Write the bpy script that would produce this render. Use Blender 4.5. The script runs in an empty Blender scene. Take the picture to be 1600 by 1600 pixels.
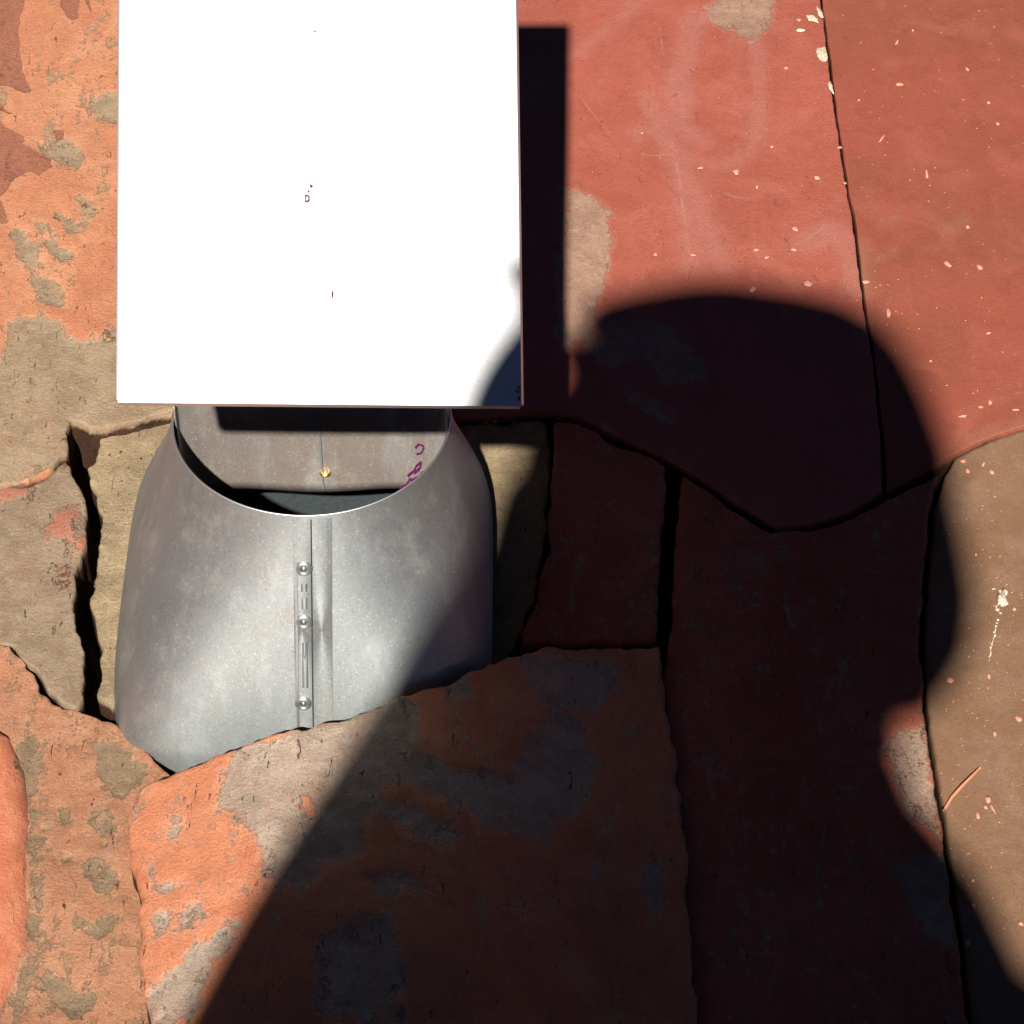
import bpy, math, random
import numpy as np
from mathutils import Vector, Matrix, noise
from mathutils.geometry import delaunay_2d_cdt

random.seed(7)
rng = np.random.default_rng(7)
scn = bpy.context.scene
COL = scn.collection

# ------------------------------------------------------------------ camera
PITCH = math.radians(46.0)
DIST = 2.0
FPX = 4400.0                       # focal length in pixels of a 1600 px wide picture
C = Vector((0, -DIST*math.cos(PITCH), DIST*math.sin(PITCH)))
FW = Vector((0, math.cos(PITCH), -math.sin(PITCH)))
RT = Vector((1, 0, 0))
UP = Vector((0, math.sin(PITCH), math.cos(PITCH)))
cam = bpy.data.cameras.new('camera')
camo = bpy.data.objects.new('camera', cam)
COL.objects.link(camo)
cam.sensor_fit = 'HORIZONTAL'
cam.sensor_width = 36
cam.lens = 36*FPX/1600
cam.clip_start = 0.02
cam.clip_end = 500
camo.matrix_world = Matrix(((RT.x, UP.x, -FW.x, C.x), (RT.y, UP.y, -FW.y, C.y), (RT.z, UP.z, -FW.z, C.z), (0, 0, 0, 1)))
scn.camera = camo


def ray(u, v):
    return FW + RT*((u-800)/FPX) + UP*((800-v)/FPX)


def at(u, v, z=0.0):
    """ground position where a sight line meets the level z"""
    d = ray(u, v)
    return C + d*((z-C.z)/d.z)


def at_depth(u, v, t):
    return C + ray(u, v)*t


# ------------------------------------------------------------------ sky, sun, exposure
L = ray(1070, 870).normalized()    # direction in which the sunlight travels
elev = math.asin(-L.z)
azim = math.atan2(-L.x, -L.y)
w = bpy.data.worlds.new('World')
scn.world = w
w.use_nodes = True
nt = w.node_tree
sky = nt.nodes.new('ShaderNodeTexSky')
sky.sky_type = 'NISHITA'
sky.sun_disc = False
sky.sun_elevation = elev
sky.sun_rotation = azim
sky.altitude = 5500
sky.air_density = 0.22
sky.dust_density = 0.0
sky.ozone_density = 4.0
nt.links.new(sky.outputs[0], nt.nodes['Background'].inputs[0])
nt.nodes['Background'].inputs[1].default_value = 0.05
sl = bpy.data.lights.new('sun', 'SUN')
sl.energy = 5.0
sl.angle = math.radians(0.8)
sl.color = (1.0, 0.93, 0.83)
so = bpy.data.objects.new('sun', sl)
COL.objects.link(so)
so.rotation_euler = L.to_track_quat('-Z', 'Y').to_euler()
so.location = (0, -3, 5)
scn.view_settings.view_transform = 'Standard'
scn.view_settings.look = 'None'
scn.view_settings.gamma = 1
scn.view_settings.use_curve_mapping = False
scn.view_settings.exposure = 0.80
scn.render.engine = 'CYCLES'


# ------------------------------------------------------------------ helpers
def lin(c):
    c = c/255.0
    return c/12.92 if c <= 0.04045 else ((c+0.055)/1.055)**2.4


GAIN = 1.50


def col(r, g, b, k=1.0):
    """surface colour from the sunlit look of the stone, scaled down to a real albedo"""
    k *= 1.10
    return (min(.8, lin(r)/GAIN*k), min(.8, lin(g)/GAIN*k*1.12), min(.8, lin(b)/GAIN*k*1.24), 1)


def tag(o, label=None, cat=None, group=None, kind=None):
    if label: o['label'] = label
    if cat: o['category'] = cat
    if group: o['group'] = group
    if kind: o['kind'] = kind
    return o


def mesh_obj(name, verts, faces, mat=None, parent=None, smooth=True):
    me = bpy.data.meshes.new(name)
    me.from_pydata([tuple(v) for v in verts], [], faces)
    me.update()
    if smooth:
        me.polygons.foreach_set('use_smooth', [True]*len(me.polygons))
    if mat: me.materials.append(mat)
    o = bpy.data.objects.new(name, me)
    COL.objects.link(o)
    if parent: o.parent = parent
    return o


def merge(parts):
    V, F = [], []
    for v, f in parts:
        n = len(V)
        V += list(v)
        F += [tuple(i+n for i in q) for q in f]
    return V, F


class NT:
    """small helper for node materials"""
    def __init__(self, name):
        self.m = bpy.data.materials.new(name)
        self.m.use_nodes = True
        self.t = self.m.node_tree
        self.b = self.t.nodes['Principled BSDF']
        self.tc = self.t.nodes.new('ShaderNodeTexCoord')
        self.P = self.tc.outputs['Object']

    def link(self, a, b): self.t.links.new(a, b)

    def val(self, x, sock):
        if hasattr(x, 'is_linked') or isinstance(x, bpy.types.NodeSocket): self.link(x, sock)
        else: sock.default_value = x

    def mapping(self, scale=(1, 1, 1), rot=(0, 0, 0), src=None):
        n = self.t.nodes.new('ShaderNodeMapping')
        n.inputs['Scale'].default_value = scale
        n.inputs['Rotation'].default_value = rot
        self.link(src or self.P, n.inputs['Vector'])
        return n.outputs[0]

    def noise(self, scale, detail=4, rough=.55, vec=None, dist=0.0):
        n = self.t.nodes.new('ShaderNodeTexNoise')
        n.inputs['Scale'].default_value = scale
        n.inputs['Detail'].default_value = detail
        n.inputs['Roughness'].default_value = rough
        n.inputs['Distortion'].default_value = dist
        self.link(vec or self.P, n.inputs['Vector'])
        return n.outputs[0]

    def voro(self, scale, vec=None, feature='F1'):
        n = self.t.nodes.new('ShaderNodeTexVoronoi')
        n.feature = feature
        n.inputs['Scale'].default_value = scale
        self.link(vec or self.P, n.inputs['Vector'])
        return n.outputs[0]

    def math(self, op, a, b=0.0, c=0.0):
        n = self.t.nodes.new('ShaderNodeMath')
        n.operation = op
        for x, s in zip((a, b, c), n.inputs): self.val(x, s)
        return n.outputs[0]

    def ramp(self, x, lo, hi, a=0.0, b=1.0):
        n = self.t.nodes.new('ShaderNodeMapRange')
        n.interpolation_type = 'SMOOTHSTEP'
        self.val(x, n.inputs[0])
        n.inputs[1].default_value = lo; n.inputs[2].default_value = hi
        n.inputs[3].default_value = a; n.inputs[4].default_value = b
        return n.outputs[0]

    def mix(self, f, a, b, mode='MIX'):
        n = self.t.nodes.new('ShaderNodeMix')
        n.data_type = 'RGBA'
        n.blend_type = mode
        self.val(f, n.inputs[0]); self.val(a, n.inputs[6]); self.val(b, n.inputs[7])
        return n.outputs[2]

    def attr(self, name):
        n = self.t.nodes.new('ShaderNodeAttribute')
        n.attribute_name = name
        return n.outputs['Fac']

    def bump(self, h, strength=1.0, dist=.001, prev=None):
        n = self.t.nodes.new('ShaderNodeBump')
        n.inputs['Strength'].default_value = strength
        n.inputs['Distance'].default_value = dist
        self.link(h, n.inputs['Height'])
        if prev is not None: self.link(prev, n.inputs['Normal'])
        return n.outputs[0]


def stone_mat(name, base, base2, grey, dark, ink=None, rough_amt=1.0, fleck=1.0, smooth=False, grey_auto=0.0, film=(200, 130, 110), ang=0.6, edge_amp=.42):
    n = NT(name)
    st = n.mapping((1, .26, 1), (0, 0, ang))
    big = n.noise(8, 5, .6, dist=.5)
    big2 = n.noise(17, 6, .65, dist=.8)
    med = n.noise(38, 7, .66, dist=.5)
    mid = n.noise(120, 6, .72, dist=.3)
    strk = n.noise(70, 7, .70, vec=st, dist=.7)
    fine = n.noise(420, 5, .75)
    grit = n.noise(1300, 3, .7)
    lt = tuple(min(.8, x*f) for x, f in zip(base[:3], (1.12, 1.32, 1.45)))+(1,)
    dk = tuple(x*f for x, f in zip(base[:3], (.74, .66, .66)))+(1,)
    vv = .5 if smooth else 1.0
    c = n.mix(n.ramp(big, .36, .62), base, base2)
    c = n.mix(n.math('MULTIPLY', n.ramp(big2, .46, .68), .75), c, lt)
    c = n.mix(n.math('MULTIPLY', n.ramp(med, .50, .66), .40), c, dk)
    c = n.mix(n.math('MULTIPLY', n.ramp(strk, .52, .64), .42*vv), c, lt)
    # worn skin shows the grey body of the stone
    nz = n.math('SUBTRACT', n.math('ADD', n.math('MULTIPLY', med, .42), n.math('ADD', n.math('MULTIPLY', strk, .30), n.math('MULTIPLY', mid, .28))), .5)
    nz = n.math('MULTIPLY', nz, 7.0)
    ga = n.attr('grey')
    gsum = n.math('ADD', ga, n.math('MULTIPLY', nz, edge_amp))
    gm = n.math('ADD', n.math('MULTIPLY', n.ramp(gsum, .49, .53), .62), n.math('MULTIPLY', n.ramp(gsum, .40, .66), .38))
    island = n.ramp(n.math('ADD', n.math('MULTIPLY', strk, .5), n.math('MULTIPLY', mid, .5)), .56, .60)
    gm = n.math('MULTIPLY', gm, n.math('SUBTRACT', 1.0, n.math('MULTIPLY', island, n.ramp(ga, .99, .6, .0, .75))))
    if grey_auto > 0:
        ex = n.ramp(n.math('ADD', n.math('MULTIPLY', strk, .55), n.math('MULTIPLY', mid, .45)), .56-grey_auto, .60-grey_auto)
        ex = n.math('MULTIPLY', ex, n.ramp(big2, .40, .58, .15, 1.0))
        gm = n.math('MAXIMUM', gm, n.math('MULTIPLY', ex, .8))
    gd = tuple(x*.70 for x in grey[:3])+(1,)
    gl = tuple(min(.8, x*1.22) for x in grey[:3])+(1,)
    gcol = n.mix(n.ramp(med, .36, .62), grey, gd)
    gcol = n.mix(n.math('MULTIPLY', n.ramp(mid, .50, .66), .6), gcol, gl)
    gcol = n.mix(n.math('MULTIPLY', n.ramp(big2, .52, .66), .15), gcol, base)
    halo = n.math('MULTIPLY', n.ramp(gsum, .30, .48), n.math('SUBTRACT', 1.0, gm))
    c = n.mix(n.math('MULTIPLY', halo, .38), c, n.mix(.45, lt, gl))
    c = n.mix(gm, c, gcol)
    da = n.attr('dark')
    dsum = n.math('ADD', da, n.math('MULTIPLY', nz, .16))
    dm = n.ramp(dsum, .485, .52)
    c = n.mix(dm, c, n.mix(n.ramp(mid, .4, .6), dark, tuple(x*1.25 for x in dark[:3])+(1,)))
    fa = n.attr('film')
    fm = n.math('MULTIPLY', n.ramp(n.math('ADD', fa, n.math('MULTIPLY', nz, .22)), .22, .90), .50)
    c = n.mix(fm, c, col(*film))
    tm = n.math('MULTIPLY', n.ramp(n.math('ADD', n.attr('thin'), n.math('MULTIPLY', nz, .20)), .35, .80), .55)
    c = n.mix(tm, c, gl)
    cm = n.math('MULTIPLY', n.ramp(n.attr('crease'), .2, .8), .35)
    c = n.mix(cm, c, dk)
    # fine variation, dark pits and pale flecks
    c = n.mix(n.ramp(fine, .36, .64, .0, .22), c, lt)
    c = n.mix(n.ramp(grit, .60, .40, .0, .42), c, tuple(x*.45 for x in base[:3])+(1,))
    c = n.mix(n.ramp(grit, .60, .68, 0, .35*fleck), c, gl)
    pn = n.noise(190, 4, .75, vec=st, dist=1.0)
    pits = n.ramp(pn, .355, .325, 0, .75*rough_amt)
    c = n.mix(n.math('MINIMUM', pits, .85), c, tuple(x*.22 for x in dark[:3])+(1,))
    # sides painted dark soil brown to stand in for shade in the cracks
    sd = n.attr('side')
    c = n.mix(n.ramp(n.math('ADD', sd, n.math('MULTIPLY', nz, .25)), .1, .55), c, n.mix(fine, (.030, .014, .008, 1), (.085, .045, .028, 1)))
    n.link(c, n.b.inputs['Base Color'])
    n.b.inputs['Roughness'].default_value = .62 if smooth else .85
    n.b.inputs['Specular IOR Level'].default_value = .25 if smooth else .12
    hh = n.math('ADD', n.math('MULTIPLY', strk, .8), n.math('ADD', n.math('MULTIPLY', med, .6), n.math('MULTIPLY', mid, .7)))
    b1 = n.bump(hh, .85, .0026*rough_amt)
    b2 = n.bump(fine, .9, .0016*rough_amt+.0001, b1)
    b3 = n.bump(grit, .7, .0004*rough_amt+.00004, b2)
    b3 = n.bump(pits, .8, -.0010*rough_amt, b3)
    lay = n.math('ADD', n.math('MULTIPLY', gm, -1.0), n.math('MULTIPLY', dm, -1.0))
    b4 = n.bump(lay, 1.0, .0018 if not smooth else .0004, b3)
    n.link(b4, n.b.inputs['Normal'])
    return n.m


# ------------------------------------------------------------------ patches (where the worn skin of each stone shows another colour)
def P2(pts, z=0.0):
    return np.array([(p.x, p.y) for p in (at(u, v, z) for u, v in pts)])


def seg_dist(X, A, B):
    d = B-A
    t = np.clip(((X-A)@d)/max(1e-12, d@d), 0, 1)
    return np.linalg.norm(X-(A+t[:, None]*d), axis=1)


def sd_poly(X, P):
    n = len(P)
    dist = np.full(len(X), 1e9)
    ins = np.zeros(len(X), bool)
    for i in range(n):
        A, B = P[i], P[(i+1) % n]
        dist = np.minimum(dist, seg_dist(X, A, B))
        cond = (A[1] > X[:, 1]) != (B[1] > X[:, 1])
        with np.errstate(divide='ignore', invalid='ignore'):
            xi = (B[0]-A[0])*(X[:, 1]-A[1])/(B[1]-A[1])+A[0]
        ins ^= cond & (X[:, 0] < xi)
    return np.where(ins, dist, -dist)


def sd_line(X, P, wd):
    dist = np.full(len(X), 1e9)
    for i in range(len(P)-1):
        dist = np.minimum(dist, seg_dist(X, P[i], P[i+1]))
    return wd-dist


GREY = [
    [(12, 498), (60, 490), (95, 500), (112, 522), (140, 527), (183, 520), (260, 510), (300, 640), (275, 690), (100, 720), (0, 765), (-200, 780), (-200, 560), (5, 555)],
    [(83, 322), (105, 335), (135, 372), (150, 382), (134, 385), (108, 360)],
    [(55, 343), (80, 362), (95, 385), (122, 392), (112, 408), (92, 405), (70, 380)],
    [(25, 352), (42, 360), (60, 395), (75, 430), (100, 460), (105, 482), (60, 470), (40, 420), (22, 375)],
    [(52, 218), (72, 226), (100, 213), (130, 235), (124, 265), (95, 258), (70, 245)],
    [(120, 308), (148, 308), (152, 335), (136, 362), (120, 345)],
    [(135, 150), (185, 140), (200, 195), (150, 185)],
    [(45, 1120), (58, 1180), (60, 1250), (62, 1330), (66, 1400), (64, 1500), (40, 1560), (25, 1590), (15, 1570), (48, 1490), (50, 1380), (44, 1280), (34, 1180)],
    [(140, 1165), (170, 1150), (215, 1180), (238, 1200), (212, 1228), (190, 1250), (175, 1235), (150, 1200)],
    [(85, 1248), (105, 1262), (110, 1290), (96, 1280)],
    [(142, 1275), (172, 1272), (182, 1300), (160, 1318), (146, 1305)],
    [(128, 1338), (156, 1346), (186, 1368), (188, 1402), (160, 1400), (140, 1370)],
    [(113, 1440), (145, 1446), (178, 1436), (172, 1462), (142, 1475), (120, 1462)],
    [(95, 1330), (120, 1335), (125, 1350), (100, 1345)],
    [(60, 1500), (110, 1530), (150, 1560), (120, 1585), (60, 1560)],
    # front slab
    [(372, 1195), (400, 1186), (440, 1190), (480, 1172), (560, 1140), (612, 1118), (660, 1150), (640, 1240), (560, 1330), (470, 1440), (420, 1400), (402, 1360), (390, 1322), (374, 1300), (342, 1290), (352, 1250), (366, 1215)],
    [(258, 1302), (274, 1290), (289, 1300), (287, 1325), (270, 1335), (262, 1316)],
    [(228, 1335), (242, 1348), (250, 1370), (262, 1392), (280, 1378), (296, 1382), (296, 1392), (268, 1408), (246, 1388), (236, 1364)],
    [(243, 1432), (276, 1438), (262, 1458), (250, 1466)],
    [(300, 1424), (320, 1426), (314, 1452), (298, 1458), (280, 1470), (286, 1456)],
    [(228, 1560), (262, 1530), (300, 1500), (345, 1466), (380, 1470), (350, 1520), (300, 1610), (235, 1610)],
    [(800, 1055), (880, 1030), (960, 1015), (970, 1060), (940, 1095), (880, 1110), (830, 1090)],
    [(860, 1118), (918, 1128), (935, 1180), (925, 1230), (900, 1260), (850, 1320), (790, 1290), (800, 1220), (830, 1170)],
    [(575, 1222), (640, 1214), (720, 1232), (800, 1236), (870, 1280), (850, 1325), (760, 1320), (700, 1290), (610, 1250)],
    [(580, 1275), (640, 1290), (700, 1325), (722, 1345), (690, 1354), (640, 1335), (595, 1310)],
    [(490, 1290), (560, 1320), (572, 1370), (520, 1390), (480, 1350)],
    [(560, 1400), (640, 1396), (655, 1420), (600, 1436)],
    [(1005, 1330), (1034, 1320), (1024, 1420), (1004, 1420)],
    [(500, 1500), (600, 1470), (640, 1560), (600, 1620), (500, 1620)],
    [(690, 1100), (730, 1092), (735, 1120), (705, 1125)],
    # upper middle slab
    [(1098, 14), (1120, 6), (1132, -30), (1215, -30), (1206, 30), (1190, 44), (1178, 72), (1166, 58), (1140, 45), (1108, 32)],
    [(880, 292), (925, 302), (945, 328), (962, 372), (955, 412), (936, 470), (930, 520), (870, 560), (870, 400)],
    [(910, 540), (960, 505), (1040, 500), (1080, 545), (1098, 590), (1040, 600), (1000, 560), (950, 575)],
    [(975, 600), (1030, 630), (1055, 660), (1030, 655), (985, 625)],
    [(940, 650), (968, 675), (960, 690), (938, 670)],
    [(1130, 760), (1160, 790), (1165, 805), (1140, 795)],
    [(1155, 860), (1195, 870), (1200, 900), (1170, 890)],
    # lower right of the centre
    [(1400, 1350), (1474, 1330), (1490, 1420), (1500, 1480), (1440, 1480)],
    [(1385, 1140), (1440, 1140), (1462, 1240), (1462, 1290), (1420, 1270)],
]
DARK = [
    [(-60, -40), (40, -40), (36, 10), (30, 40), (30, 80), (34, 105), (50, 142), (44, 147), (30, 142), (12, 134), (-60, 130)],
    [(86, -20), (126, -20), (124, 12), (120, 34), (106, 26), (96, 12)],
    [(130, -10), (139, -2), (148, 24), (140, 16)],
    [(-60, 180), (0, 190), (22, 205), (42, 220), (30, 224), (50, 232), (62, 240), (80, 250), (92, 262), (114, 268), (98, 270), (82, 262), (70, 268), (66, 280), (52, 272), (40, 272), (18, 284), (10, 300), (0, 310), (-60, 320)],
    [(-60, 318), (2, 312), (12, 342), (14, 352), (0, 350), (-60, 350)],
    [(-60, 160), (0, 165), (30, 182), (26, 184), (0, 172), (-60, 170)],
    [(84, 204), (98, 200), (100, 215), (90, 222)],
]
ORANGE = [   # skin left standing on the grey slab
    [(68, 836), (82, 820), (92, 796), (106, 796), (122, 806), (128, 830), (126, 856), (112, 852), (104, 838), (84, 834)],
    [(88, 886), (104, 884), (114, 896), (112, 908), (98, 914), (90, 904)],
    [(-60, 764), (20, 762), (48, 768), (44, 776), (0, 782), (-60, 786)],
    [(104, 716), (112, 706), (118, 720), (108, 724)],
    [(86, 700), (98, 690), (100, 700), (90, 712)],
    [(468, 1280), (486, 1277), (500, 1300), (482, 1330), (474, 1300)],
]
FILM = [     # polylines: pale film of dried dust
    ([(1180, 70), (1184, 120), (1188, 170), (1182, 215), (1165, 245), (1130, 258), (1095, 255), (1068, 240)], .007),
    ([(892, 90), (930, 60), (980, 20), (1010, -10)], .006),
    ([(1060, 250), (1068, 300), (1075, 360), (1078, 420)], .011),
    ([(1000, 205), (1050, 190), (1090, 215)], .012),
    ([(1260, 380), (1300, 360), (1335, 390), (1340, 450)], .014),
    ([(1345, 500), (1345, 540)], .006),
    ([(1090, 20), (1060, 120), (1062, 200)], .012),
    ([(1010, 150), (1080, 300), (1130, 420)], .010),
    ([(1505, 345), (1482, 360)], .006),
    ([(1380, 352), (1400, 338)], .0025),
    ([(1360, 420), (1370, 405), (1392, 395)], .0025),
    ([(1480, 700), (1540, 676), (1600, 660)], .006),
]
CREASE = [([(888, 132), (930, 188), (962, 232), (1000, 262), (1040, 288), (1062, 306)], .0016)]
THIN = [  # hairline scratches and scuffs
    [(1030, 45), (1034, 70), (1036, 92)], [(1022, 55), (1026, 70)], [(1056, 252), (1060, 270), (1064, 300)], [(1064, 306), (1070, 340), (1076, 390), (1080, 410)],
    [(1000, 238), (1020, 243), (1050, 240)], [(1130, 300), (1150, 308), (1190, 312)], [(1388, 352), (1396, 340), (1404, 334)], [(1362, 425), (1368, 408), (1384, 396), (1398, 392)],
    [(1374, 455), (1388, 452), (1392, 466), (1386, 478)], [(1495, 715), (1540, 692), (1600, 672)], [(1465, 655), (1500, 640), (1560, 622), (1600, 612)], [(1240, 385), (1262, 372), (1290, 352)],
    [(905, 150), (930, 182), (955, 212)],
]
R_SD = .012


def enc(sd, r=R_SD):
    return np.clip(.5+sd/(2*r), 0, 1)


FIELD_CACHE = {}


def fields(X, z, own):
    """soft masks at the points X; 'own' says which skin patches apply"""
    out = {}
    g = np.full(len(X), -1e9)
    if 'grey_base' in own:
        g[:] = .05
    else:
        for p in GREY:
            Q = P2(p, z)
            g = np.maximum(g, sd_poly(X, Q))
    for p in ORANGE:
        Q = P2(p, z)
        g = np.minimum(g, -sd_poly(X, Q))
    out['grey'] = enc(g)
    d = np.full(len(X), -1e9)
    if 'plain' not in own:
        for p in DARK: d = np.maximum(d, sd_poly(X, P2(p, z)))
    out['dark'] = enc(d, .008)
    f = np.full(len(X), -1e9)
    for p, wd in FILM: f = np.maximum(f, sd_line(X, P2(p, z), wd))
    out['film'] = enc(f, .014)
    t = np.full(len(X), -1e9)
    for p in THIN: t = np.maximum(t, sd_line(X, P2(p, z), .0007))
    out['thin'] = enc(t, .0022)
    cr_ = np.full(len(X), -1e9)
    for p, wd in CREASE: cr_ = np.maximum(cr_, sd_line(X, P2(p, z), wd))
    out['crease'] = enc(cr_, .004)
    return out


# ------------------------------------------------------------------ paving
def resample(P, step, closed=True):
    out = []
    n = len(P)
    for i in range(n):
        a, b = P[i], P[(i+1) % n]
        m = max(1, int(np.linalg.norm(b-a)/step))
        for k in range(m): out.append(a+(b-a)*k/m)
    return np.array(out)


def fbm(x, y, z, s, o=4):
    return noise.fractal(Vector((x*s, y*s, z)), .9, 2.1, o, noise_basis='PERLIN_ORIGINAL')


FRAME = P2([(-40, -40), (1640, -40), (1640, 1640), (-40, 1640)])


def slab(name, px, mat, z=0.0, thick=.055, cell=.005, rag=.0012, rnd=.004, relief=.0012, own=(), parent=None, label=None, seed=0, world=None, zfn=None, smooth_relief=False):
    if world is not None: P = np.array(world)
    elif zfn is None: P = P2(px, z)
    else:
        P = []
        for u, v in px:
            zc = .02
            for _ in range(25):
                p = at(u, v, zc); zc = .5*zc+.5*zfn(p.x, p.y)
            P.append((p.x, p.y))
        P = np.array(P)
    area = .5*np.sum(P[:, 0]*np.roll(P[:, 1], -1)-np.roll(P[:, 0], -1)*P[:, 1])
    if area < 0: P = P[::-1]
    in_view = world is None
    step = .0022 if in_view else .02
    O = resample(P, step)
    fine_pts = []
    if in_view:
        for line in THIN+[p for p, _ in CREASE]:
            Q = P2(line, z)
            for i in range(len(Q)-1):
                d = Q[i+1]-Q[i]; l = np.linalg.norm(d); nn = np.array([-d[1], d[0]])/l
                for k in range(int(l/.0022)+1):
                    for o_ in (-.004, -.002, -.0008, .0008, .002, .004):
                        fine_pts.append(Q[i]+d*k*.0022/l+nn*(o_+.0001*random.random()))
    # only the part in the picture needs the fine outline
    if in_view:
        keep = []
        ds = sd_poly(O, FRAME)
        for i in range(len(O)):
            if ds[i] > -.03 or i % 8 == 0: keep.append(i)
        O = O[keep]
    nx = np.roll(O, -1, 0)-np.roll(O, 1, 0)
    nrm = np.stack([nx[:, 1], -nx[:, 0]], 1)
    nrm /= np.maximum(1e-9, np.linalg.norm(nrm, axis=1))[:, None]
    off = np.array([(abs(fbm(p[0], p[1], seed*3.7, 28, 4))-.25)*rag*1.6+fbm(p[0], p[1], seed*9.1+5, 60, 7)*rag*1.1 for p in O])
    O = O+nrm*off[:, None]
    c0 = O.mean(0)
    pts = [O]
    if rnd > 0:
        for k in (.25, .6, 1.1):
            pts.append(O-nrm*rnd*k)
    lo, hi = P.min(0), P.max(0)
    gx, gy = np.meshgrid(np.arange(lo[0], hi[0], cell), np.arange(lo[1], hi[1], cell*1.25))
    G = np.stack([gx.ravel(), gy.ravel()], 1)
    if in_view:
        dv = sd_poly(G, FRAME)
        cr = rng.random(len(G))
        G = G[(dv > 0) | (cr < .03)]
    else:
        G = G[rng.random(len(G)) < 1]
    G = G+rng.uniform(-.3, .3, G.shape)*cell
    G = G[sd_poly(G, O) > max(rnd*1.3, cell*.4)]
    ins = np.concatenate(pts[1:]) if len(pts) > 1 else np.zeros((0, 2))
    if len(ins):
        ins = ins[sd_poly(ins, O) > rnd*.15]
    if fine_pts:
        fp = np.array(fine_pts)
        fp = fp[sd_poly(fp, O) > max(rnd*1.3, .002)]
        if len(fp): G = np.concatenate([G, fp])
    allp = np.concatenate([O, ins, G])
    nO = len(O)
    edges = [(i, (i+1) % nO) for i in range(nO)]
    v2, _, faces, orig, _, _ = delaunay_2d_cdt([Vector(p) for p in allp], edges, [], 1, 1e-7)
    V2 = np.array([(p.x, p.y) for p in v2])
    D = np.maximum(0, sd_poly(V2, O))
    F = fields(V2, z, own) if in_view else None
    zz = np.empty(len(V2))
    step_sd = None
    for i, p in enumerate(V2):
        x, y = p
        h = fbm(x, y, seed*1.3, 7, 3)*relief*1.6
        if not smooth_relief:
            h += fbm(x, y*.5+x*.5, seed+20, 30, 4)*relief*1.0
            h += fbm(x, y, seed+40, 110, 3)*relief*.42
            if F is not None:
                g = F['grey'][i]
                h -= .0016*max(0, F['crease'][i]-.25)
                h -= .0014*min(1, max(0, (g-.4)/.2))*min(1.0, relief/.0012)
        d = D[i]
        if d < rnd:
            t = 1-d/rnd
            h -= rnd*.75*(1-math.sqrt(max(0, 1-t*t)))
        zz[i] = (z if zfn is None else zfn(x, y))+h
    verts = [(V2[i, 0], V2[i, 1], zz[i]) for i in range(len(V2))]
    fs = [tuple(f) for f in faces]
    # outline vertices -> side walls
    back = {}
    for i, oo in enumerate(orig):
        for k in oo:
            if k < nO: back[k] = i
    loop = [back[k] for k in range(nO) if k in back]
    n = len(loop)
    prev = loop
    for lev in (.25, .6, 1.0):
        base = len(verts)
        for j, k in enumerate(loop):
            x, y, zt = verts[k]
            d = (fbm(x, y, lev*20+seed, 60, 3)*.0012+.0005)
            nn = nrm[j] if n == nO else np.zeros(2)
            verts.append((x-nn[0]*d*lev*1.5, y-nn[1]*d*lev*1.5, zt-thick*lev))
        for j in range(n):
            a, b = prev[j], prev[(j+1) % n]
            fs.append((a, base+j, base+(j+1) % n, b))
        prev = [base+j for j in range(n)]
    o = mesh_obj(name, verts, fs, mat, parent)
    if F is not None:
        for k, arr in F.items():
            a = o.data.attributes.new(k, 'FLOAT', 'POINT')
            full = np.zeros(len(verts), dtype=np.float32)
            full[:len(V2)] = arr
            full[len(V2):] = arr.mean() if k == 'grey' and 'grey_base' in own else 0
            a.data.foreach_set('value', full)
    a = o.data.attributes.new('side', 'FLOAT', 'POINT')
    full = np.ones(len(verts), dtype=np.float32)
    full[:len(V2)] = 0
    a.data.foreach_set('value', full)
    if label: o['label'] = label
    return o


M_salmon = stone_mat('smooth_salmon_sandstone', col(228, 136, 98), col(214, 120, 84), col(190, 160, 130), col(150, 80, 60), rough_amt=.6, fleck=.5)
M_orange = stone_mat('orange_sandstone', col(234, 152, 110), col(220, 134, 96), col(182, 164, 132), col(160, 96, 76), fleck=.8, grey_auto=.02)
M_rough = stone_mat('rough_orange_sandstone', col(240, 164, 122), col(226, 150, 112), col(186, 162, 128), col(150, 96, 74), rough_amt=2.3, fleck=.8, grey_auto=.045, ang=-.7)
M_grey = stone_mat('grey_tan_sandstone', col(205, 128, 100), col(200, 122, 96), col(180, 160, 130), col(150, 100, 80), rough_amt=1.1, edge_amp=.5, ang=-.5)
M_front = stone_mat('flaking_orange_sandstone', col(247, 152, 108), col(236, 138, 98), col(206, 190, 168), col(170, 100, 76), rough_amt=1.15, fleck=.7, grey_auto=.015)
M_red = stone_mat('smooth_red_sandstone', col(188, 97, 76), col(176, 90, 69), col(190, 154, 128), col(150, 70, 50), rough_amt=.45, smooth=True, fleck=.4, film=(200, 130, 115))
M_red2 = stone_mat('dark_red_slate', col(168, 84, 64), col(152, 82, 60), col(150, 118, 84), col(140, 70, 50), rough_amt=.22, smooth=True, fleck=.3, film=(168, 120, 92))
M_brown = stone_mat('brown_slate', col(152, 108, 80), col(140, 100, 72), col(168, 136, 100), col(120, 80, 60), rough_amt=.25, smooth=True, fleck=.5, film=(190, 160, 130))
M_tan = stone_mat('tan_gritty_mortar', col(206, 156, 112), col(196, 146, 102), col(208, 178, 138), col(130, 96, 60), rough_amt=1.5, edge_amp=.5)
M_redr = stone_mat('weathered_red_sandstone', col(206, 112, 84), col(190, 98, 74), col(190, 165, 140), col(140, 70, 54), rough_amt=.9, fleck=.5, grey_auto=.03)

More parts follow.
